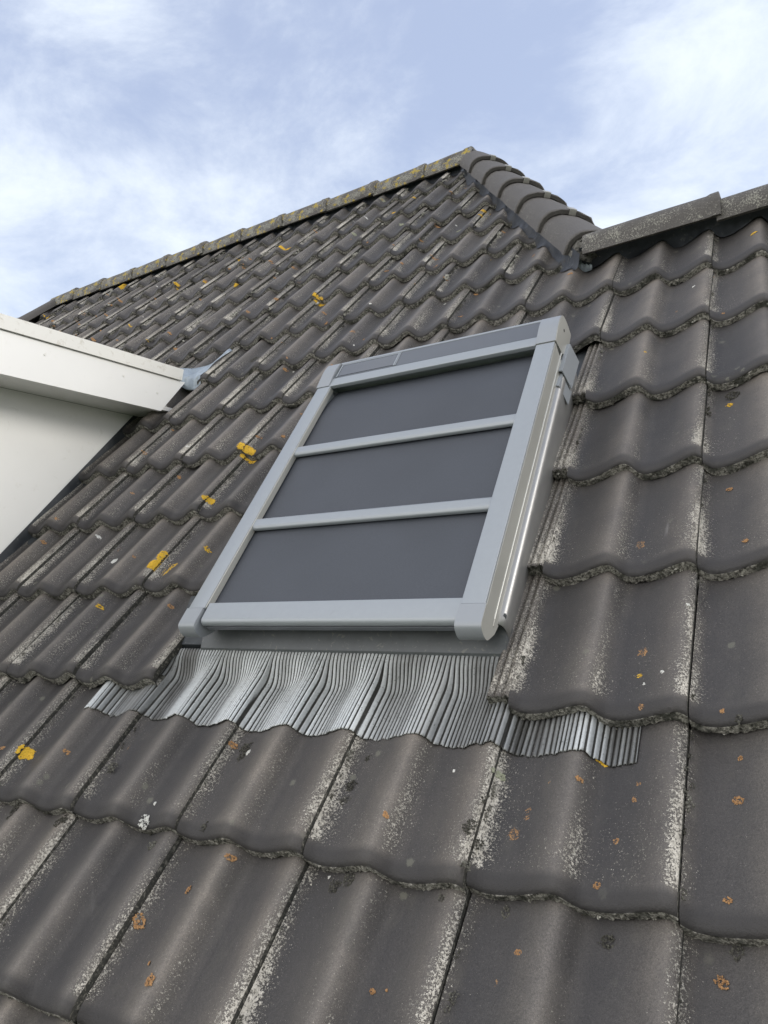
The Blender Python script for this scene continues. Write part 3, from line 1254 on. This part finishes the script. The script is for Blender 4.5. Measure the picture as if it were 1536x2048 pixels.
# hood
hd_ = MB()
hd_.prism(rounded([(.925, .0), (.9645, .0), (.9655, -.003), (1.040, -.003), (1.0405, .0), (1.050, .0), (1.062, -.012), (1.066, -.078), (.925, -.078), (.925, -.055), (.955, -.050), (.955, -.012), (.925, -.012)],
                  [.002, .0008, 0, 0, .0008, .004, .008, .004, .001, .001, .001, .001, .001], 3), 0, RW - .006, WW - RW - .002)
hood = P_(hd_, 'hood', M_ALU)
dc = MB()
dc.box((RW - .002, .9668, -.0028), (WW - RW - .004, 1.0385, -.0008))
P_(dc, 'dark_cover_strip', M_DARKALU, hood)
so = MB()
so.box((RW + .008, .9735, -.0007), (.258, 1.030, .0004))
P_(so, 'solar_panel', M_SOLAR, hood)
sfm = MB()
for a, b in (((RW + .002, .9700, -.0007), (RW + .006, 1.036, .0012)), ((.2585, .9700, -.0007), (.2625, 1.036, .0012)),
             ((RW + .006, 1.0315, -.0007), (.2585, 1.0355, .0012)), ((.2640, .9690, -.0007), (.2665, 1.0375, .0009))):
    sfm.box(a, b)
P_(sfm, 'panel_frame', M_ALU, hood)
for side in (0, 1):
    x_a, x_b = (-.0035, RW - .0065) if side == 0 else (WW - RW - .0015, WW + .0035)
    hc = MB()
    prf = rounded([(.926, .0018), (1.005, .010), (1.050, .004), (1.067, -.030), (1.070, -.078), (.972, -.086), (.962, -.080), (.950, -.056), (.944, -.056)],
                  [.002, .05, .03, .03, .006, .003, .003, .002, .002], 6)
    hc.prism(prf, 0, x_a, x_b)
    P_(hc, 'hood_end_cap', M_ALU_CAP if side == 0 else M_ALU_SUNLIT, hood, sharp=40)  # right cap gets the tone with sunlight painted in
    if side == 1:
        tp_ = MB()
        pp = [(a, b) for a, b in prf if b > -.02]
        n = len(pp)
        V = [(x_a - .0003, a, b + .0008) for a, b in pp] + [(x_b - .0016, a, b + .0008) for a, b in pp]
        V += [(x_a - .0003, a, b - .001) for a, b in pp] + [(x_b - .0016, a, b - .001) for a, b in pp]
        F = [(i, i + 1, n + i + 1, n + i) for i in range(n - 1)]
        tp_.add(V, F)
        P_(tp_, 'cap_cover', M_ALU_CAP, hood)
        hole = MB()
        hole.prism([(1.020 + .0045 * math.cos(a), -.030 + .0045 * math.sin(a)) for a in np.linspace(0, 2 * math.pi, 16, False)], 0, x_b + .0001, x_b + .0006)
        P_(hole, 'screw_hole', M_HOLE, hood)


# ------------------------------------------------------------------ moss and lichen
def crumb(mb, u, v, h, r, seg=5, mi=0, tid=0.):
    """one tiny rounded tuft"""
    ph = rng.random() * 6
    V = []
    for z, q in ((-.3, .8), (.35, .95), (.85, .5)):
        for k in range(seg):
            a = 2 * math.pi * k / seg + ph
            w_ = r * q * rng.uniform(.75, 1.25)
            V.append((u + w_ * math.cos(a), v + w_ * math.sin(a), h + r * z))
    V.append((u, v, h + r * 1.05))
    F = []
    for i in range(2):
        for k in range(seg):
            F.append((i * seg + k, i * seg + (k + 1) % seg, (i + 1) * seg + (k + 1) % seg, (i + 1) * seg + k))
    for k in range(seg):
        F.append((2 * seg + k, 2 * seg + (k + 1) % seg, 3 * seg))
    mb.add(V, F, mi, tid=tid)


def blob(mb, u, v, h, r, hgt, mi=0, tid=0., g=None, el_=1.0, rot=0.):
    """lumpy cushion made of many tufts"""
    g = g or max(.0011, r * .26)
    n = int(min(160, 1.1 * (r / g) ** 2 * el_ + 3))
    k1, p1 = rng.uniform(.1, .35), rng.random() * 6
    for _ in range(n):
        a = rng.random() * 6.283
        q = math.sqrt(rng.random())
        rr = r * q * (1 + k1 * math.sin(2 * a + p1) + .15 * math.sin(5 * a))
        x, y = rr * math.cos(a) * el_, rr * math.sin(a)
        cr, sr = math.cos(rot), math.sin(rot)
        z = hgt * math.sqrt(max(0, 1 - q * q)) * rng.uniform(.5, 1.05)
        crumb(mb, u + x * cr - y * sr, v + x * sr + y * cr, h + z, g * rng.uniform(.6, 1.25), mi=mi,
              tid=min(1, max(0, tid + rng.normal(0, .12))))


def on_roof(u, v):
    if not bool(inside(np.array(u), np.array(v))):
        return False
    if u < DOR_U and v < 2.1:
        return False
    if -1.2 < u < -.345 and .30 < v < 1.70:
        return False
    return True


moss = MB()
moss.raw = True
# crumbs and cushions along the broken front edges
for row in range(-2, 13):
    for c in np.arange(-20, 4, .012):
        near = row < 5 and c > -7
        cl = math.sin(c * 7 + row * 5.1) + math.sin(c * 18.3 + row * 2.3) + .5 * math.sin(c * 47)
        if rng.random() > ((.10 + .26 * max(cl - .2, 0)) if near else .05):
            continue
        u = (c + rng.random() * .012) * CW
        v = float(vedge(row, u / CW)) * GA
        if not on_roof(u, v + .01) or not on_roof(u, v - .01):
            continue
        hs = surf(u, v - .006)
        hi = rng.uniform(.001, .016)
        r = rng.uniform(.0013, .0034) * (1 if near else 1.7)
        blob(moss, u, v - rng.uniform(-.001, .0025), hs + hi, r, r * .8, tid=rng.random() ** 1.4, g=.0013 if near else .0022)
# cushions in the joints
for row in range(-2, 13):
    hf = half_from(row)
    for c in range(-20, 4):
        off = .5 if (hf is not None and c >= hf) else 0
        u = (c + off) * CW
        k = rng.poisson(9 if row > 8 else 7)
        cen = rng.random() * .8 + .1
        for _ in range(k):
            t = (cen + rng.normal(0, .14)) if rng.random() < .75 else rng.random()
            t = min(max(t, .05), .96)
            v = (row + t) * GA
            if not on_roof(u - .02, v) or not on_roof(u + .02, v):
                continue
            far = row > 6
            r = (abs(rng.normal(0, .0030)) + .0020) * (1.5 if far else 1)
            blob(moss, u + rng.normal(.001, .002), v, surf(u + .004, v) - .001, r, r * rng.uniform(.5, .9), tid=rng.random() * (1 if far else .6) + (.2 if far else 0), g=None if not far else r * .5,
                 el_=rng.uniform(1, 2.2), rot=math.pi / 2)
# larger cushions seen in the photograph (roof metres)
BIG = []


def moss_material():
    m, t, b = mat('moss_cushion')
    co = t.nodes.new('ShaderNodeTexCoord').outputs['Object']
    at = t.nodes.new('ShaderNodeAttribute')
    at.attribute_name = 'tid'
    n = noise(t, co, 350, 3, .7)
    c = ramp(t, at.outputs['Fac'], [(0, (.05, .048, .038, 1)), (.45, (.14, .136, .115, 1)), (.75, (.27, .265, .23, 1)), (1, (.46, .45, .40, 1))])
    c = mixc(t, 1.0, c, ramp(t, n, [(.3, .5), (.7, 1.5)]), 'MULTIPLY')
    L(t, c, b.inputs['Base Color'])
    b.inputs['Roughness'].default_value = 1.0
    bump(t, b, n, 1.0, .003)
    return m


BIG = [(0.059, 1.252, 0.0218), (-1.188, 0.106, 0.018), (-0.576, 0.14, 0.0145), (-0.574, 0.111, 0.0122), (-0.564, 0.203, 0.0095), (-0.309, 0.081, 0.0131), (-0.3, 0.062, 0.0129), (-0.302, 0.021, 0.011), (-0.302, 0.137, 0.0084), (-0.094, -0.024, 0.0128), (-0.537, -0.029, 0.0129), (-0.508, -0.018, 0.0136), (0.066, -0.003, 0.0124), (-0.291, -0.142, 0.0127), (-0.294, -0.158, 0.0098), (-1.385, -0.02, 0.0223), (-1.223, -0.027, 0.0145), (-0.947, -0.033, 0.0146), (-0.86, 0.175, 0.0127), (-0.86, 0.198, 0.0154), (-0.0, 0.257, 0.005), (-0.001, 0.228, 0.0056), (-0.001, 0.191, 0.0048), (0.001, 0.13, 0.0046), (-0.0, -0.057, 0.0052), (-0.0, -0.079, 0.0045), (-0.336, -0.021, 0.0079), (-0.242, -0.014, 0.0117), (-0.844, 0.017, 0.0105), (-1.78, 1.921, 0.027), (0.073, 0.316, 0.0111), (-1.84, 2.002, 0.0281), (-0.277, 0.3, 0.0072)]
for (u, v, r) in BIG:
    blob(moss, u, v, surf(u, v) - .001, r * .8, r * .42, tid=rng.uniform(.05, .45), g=.0016, el_=rng.uniform(1, 1.35), rot=rng.random() * 3)

M_MOSS = moss_material()
mo_ = moss.build('moss', M_MOSS, None, ROOF, smooth=False)
mo_['kind'] = 'stuff'
mo_['label'] = 'small moss cushions and crumbs growing along the tile edges and joints'
mo_['category'] = 'moss'

lich = MB()
lich.raw = True


def granule(u, v, r, mi):
    if not on_roof(u, v):
        return
    h = surf(u, v)
    e = .003
    su = (surf(u + e, v) - surf(u - e, v)) / (2 * e)
    if abs(su) > 1.2:
        su = math.copysign(1.2, su)
    sv = -.034 / GA
    n = 6
    ph = rng.random() * 6
    V = []
    for k in range(n):
        a = 2 * math.pi * k / n + ph
        q = r * rng.uniform(.7, 1.25)
        x, y = q * math.cos(a), q * math.sin(a)
        V.append((u + x, v + y, h + su * x + sv * y + .0002))
    V += [(p[0] * .45 + u * .55, p[1] * .45 + v * .55, h + (p[2] - h) * .45 + .0011) for p in V]
    F = [(k, (k + 1) % n, n + (k + 1) % n, n + k) for k in range(n)] + [tuple(range(n, 2 * n))]
    lich.add(V, F, mi)


def to_flank(u, v):
    """crusts favour the lee side of the rolls"""
    s_ = (u / CW) % 1.0
    if u < -.9 and .66 < s_ < .96:
        return u + (1.03 - s_) * CW
    if u < -.9 and .16 < s_ < .46:
        return u + (.51 - s_) * CW
    return u


def patch(u, v, r, mi, kind='ring', el_=1.0, rot=0.0, g=.0017):
    """lichen thallus made of crusty granules: 'ring', 'arc' or 'full'"""
    area = (2 * math.pi * r * .35 * r if kind != 'full' else math.pi * r * r)
    n = int(min(520, 2.3 * area / (g * g * 2.2)) + 8)
    a0 = rng.random() * 6.28
    k1, k2, p1, p2 = rng.uniform(.1, .28), rng.uniform(.05, .16), rng.random() * 6, rng.random() * 6
    for _ in range(n):
        a = rng.random() * 2 * math.pi
        edge = 1 + k1 * math.sin(2 * a + p1) + k2 * math.sin(5 * a + p2)
        if kind == 'full':
            q = math.sqrt(rng.random())
        else:
            q = rng.normal(.85, .13) if rng.random() < .8 else math.sqrt(rng.random()) * .7
            if math.sin(a * 2 + p1) > .85 and rng.random() < .6:
                continue
        if kind == 'arc' and ((a - a0) % 6.28) > 3.4:
            continue
        x = r * edge * q * math.cos(a) * el_
        y = r * edge * q * math.sin(a)
        cr, sr = math.cos(rot), math.sin(rot)
        granule(u + x * cr - y * sr, v + x * sr + y * cr, g * rng.uniform(.6, 1.2), mi)


for _ in range(480):
    u = rng.uniform(-5.2, .9)
    v = rng.uniform(-.9, 4.1)
    if not on_roof(u, v):
        continue
    d = math.hypot(u - .2, v + .4)
    if d < 1.5 and rng.random() < .62:
        continue
    r = min(abs(rng.normal(0, .0026)), .006) + .0014 + .0009 * d
    u = to_flank(u, v)
    q = rng.random()
    if q < .70:
        patch(u, v, r, 0, 'ring' if rng.random() < .35 else 'full', el_=rng.uniform(.6, 1.6), g=.0010 + .0004 * d)
    elif q < .80:
        patch(u, v, r, 1, 'ring', g=.0013 + .0004 * d)
    else:
        patch(u, v, r * .7, 2, 'full', g=.0013 + .0004 * d)
LL = [(-1.566, 0.738, 0.0563, 1, 'full'), (-1.579, 1.299, 0.051, 1, 'full'), (-1.574, 1.036, 0.0213, 1, 'full'), (-1.899, 2.586, 0.065, 1, 'full'), (-2.784, 3.207, 0.068, 1, 'full'), (-4.418, 3.992, 0.1057, 1, 'full'), (-5.207, 3.893, 0.1129, 1, 'full'), (-2.506, 3.625, 0.0775, 1, 'full'), (-2.638, 3.608, 0.0402, 1, 'full'), (-2.052, 3.414, 0.0418, 1, 'full'), (-2.061, 3.744, 0.0392, 1, 'full'), (-1.771, 3.689, 0.0352, 1, 'full'), (-1.823, 4.206, 0.0484, 1, 'full'), (-1.115, 3.142, 0.047, 1, 'full'), (-1.134, 3.08, 0.0375, 1, 'full'), (-0.139, 0.244, 0.0097, 1, 'full'), (-0.129, 0.238, 0.0067, 1, 'full'), (-1.571, 0.109, 0.0211, 1, 'full'), (-0.269, 0.4, 0.018, 1, 'arc'), (-0.084, 0.395, 0.007, 1, 'ring'), (-0.559, 0.225, 0.0071, 1, 'full'), (-3.519, 3.564, 0.0439, 1, 'full'), (-3.863, 5.557, 0.05, 1, 'full'), (-0.248, 0.094, 0.0127, 0, 'ring'), (-0.232, 0.122, 0.006, 0, 'ring'), (-0.233, 0.135, 0.0061, 0, 'ring'), (-0.094, 0.107, 0.006, 0, 'ring'), (-0.074, 0.174, 0.0055, 0, 'full'), (-0.07, 0.202, 0.0055, 0, 'ring'), (-0.155, 0.189, 0.0059, 0, 'full'), (0.068, 0.194, 0.0098, 0, 'ring'), (0.07, 0.266, 0.0051, 0, 'ring'), (-0.084, 0.451, 0.0121, 0, 'ring'), (-0.113, 0.732, 0.0141, 0, 'ring'), (-0.987, -0.159, 0.0134, 0, 'ring'), (-1.115, -0.215, 0.0165, 0, 'ring'), (-1.285, 0.162, 0.0123, 0, 'full'), (-0.924, 0.196, 0.0101, 0, 'ring'), (-0.238, -0.109, 0.0104, 0, 'ring'), (0.048, -0.043, 0.0105, 0, 'ring'), (-1.296, 0.48, 0.0174, 0, 'ring'), (-0.087, 1.421, 0.0109, 0, 'ring'), (-0.227, 0.835, 0.0096, 0, 'ring'), (-0.239, 0.713, 0.0082, 0, 'ring'), (-0.112, 0.039, 0.0065, 0, 'ring'), (0.057, 0.047, 0.0067, 0, 'ring'), (0.047, 0.332, 0.0054, 0, 'full'), (-0.073, 0.326, 0.0067, 0, 'ring'), (-0.206, 0.183, 0.0038, 0, 'ring'), (-0.412, -0.16, 0.0058, 0, 'ring'), (-0.821, -0.091, 0.0093, 0, 'ring'), (0.051, 0.903, 0.0081, 0, 'ring'), (0.033, 1.638, 0.0073, 0, 'full'), (-0.095, 1.71, 0.008, 0, 'full'), (-0.665, 2.414, 0.0154, 0, 'ring'), (-0.494, 1.616, 0.0098, 0, 'ring'), (-0.46, 0.08, 0.007, 0, 'full'), (-0.755, -0.027, 0.0092, 0, 'ring'), (-1.002, 0.006, 0.0207, 2, 'ring'), (-0.847, 0.186, 0.0072, 2, 'full'), (-1.004, 0.046, 0.005, 2, 'full'), (-1.77, 0.795, 0.0218, 2, 'full'), (-1.177, 0.391, 0.0111, 2, 'full'), (-0.011, 0.549, 0.004, 2, 'full'), (-0.043, 0.39, 0.0045, 2, 'full'), (-0.073, 0.374, 0.0038, 2, 'full'), (-2.274, 1.781, 0.0225, 2, 'full'), (-1.808, 1.365, 0.0114, 2, 'full'), (-0.064, 1.474, 0.0061, 2, 'full'), (-0.119, 2.101, 0.0046, 2, 'full'), (-0.132, 1.985, 0.0104, 3, 'full'), (-0.295, 0.191, 0.0107, 3, 'full'), (-1.674, 4.167, 0.0732, 3, 'full'), (-1.617, 3.932, 0.0606, 3, 'full'), (-1.627, 3.425, 0.0481, 3, 'full'), (-1.975, 3.463, 0.0456, 3, 'full'), (-1.943, 3.961, 0.0486, 3, 'full'), (-1.158, 3.006, 0.0311, 3, 'full'), (-2.065, 3.508, 0.0426, 3, 'full'), (-1.856, 2.754, 0.0349, 3, 'full')]
for (u, v, r, mi, kd) in LL:
    u = to_flank(u, v)
    d = math.hypot(u - .2, v + .4)
    r *= 1.0 if d < 1.2 else max(.45, 1 - (d - 1.2) * .28)
    if kd == 'full' and mi == 1:
        for k in range(4):
            o_ = 0 if k == 0 else r * .38
            patch(u + rng.normal(0, 1) * o_, v + rng.normal(0, 1) * o_, r * (.85 if k == 0 else rng.uniform(.35, .6)), mi, 'full', el_=rng.uniform(.55, .95), rot=math.pi / 2 + rng.normal(0, .4), g=.0014 + .0005 * d)
    else:
        patch(u, v, r * .72, mi, kd, g=.0010 + .0004 * d)



def lich_mat(name, a, b_):
    m, t, b = mat(name)
    co = t.nodes.new('ShaderNodeTexCoord').outputs['Object']
    n = noise(t, co, 300, 3, .6)
    L(t, ramp(t, n, [(.3, (*a, 1)), (.7, (*b_, 1))]), b.inputs['Base Color'])
    b.inputs['Roughness'].default_value = .9
    return m


ML = [lich_mat('orange_lichen', (.27, .145, .065), (.50, .29, .13)), lich_mat('yellow_lichen', (.50, .29, .02), (.78, .50, .05)),
      lich_mat('white_lichen', (.50, .50, .46), (.75, .75, .72)), lich_mat('green_grey_lichen', (.20, .21, .14), (.42, .43, .33))]
lo = lich.build('lichen', ML, None, ROOF, smooth=False)
lo['kind'] = 'stuff'
lo['label'] = 'orange, yellow and white lichen crusts scattered over the dark tiles'
lo['category'] = 'lichen'
print('faces roof', len(roof.data.polygons), 'moss', len(mo_.data.polygons), 'lich', len(lo.data.polygons))
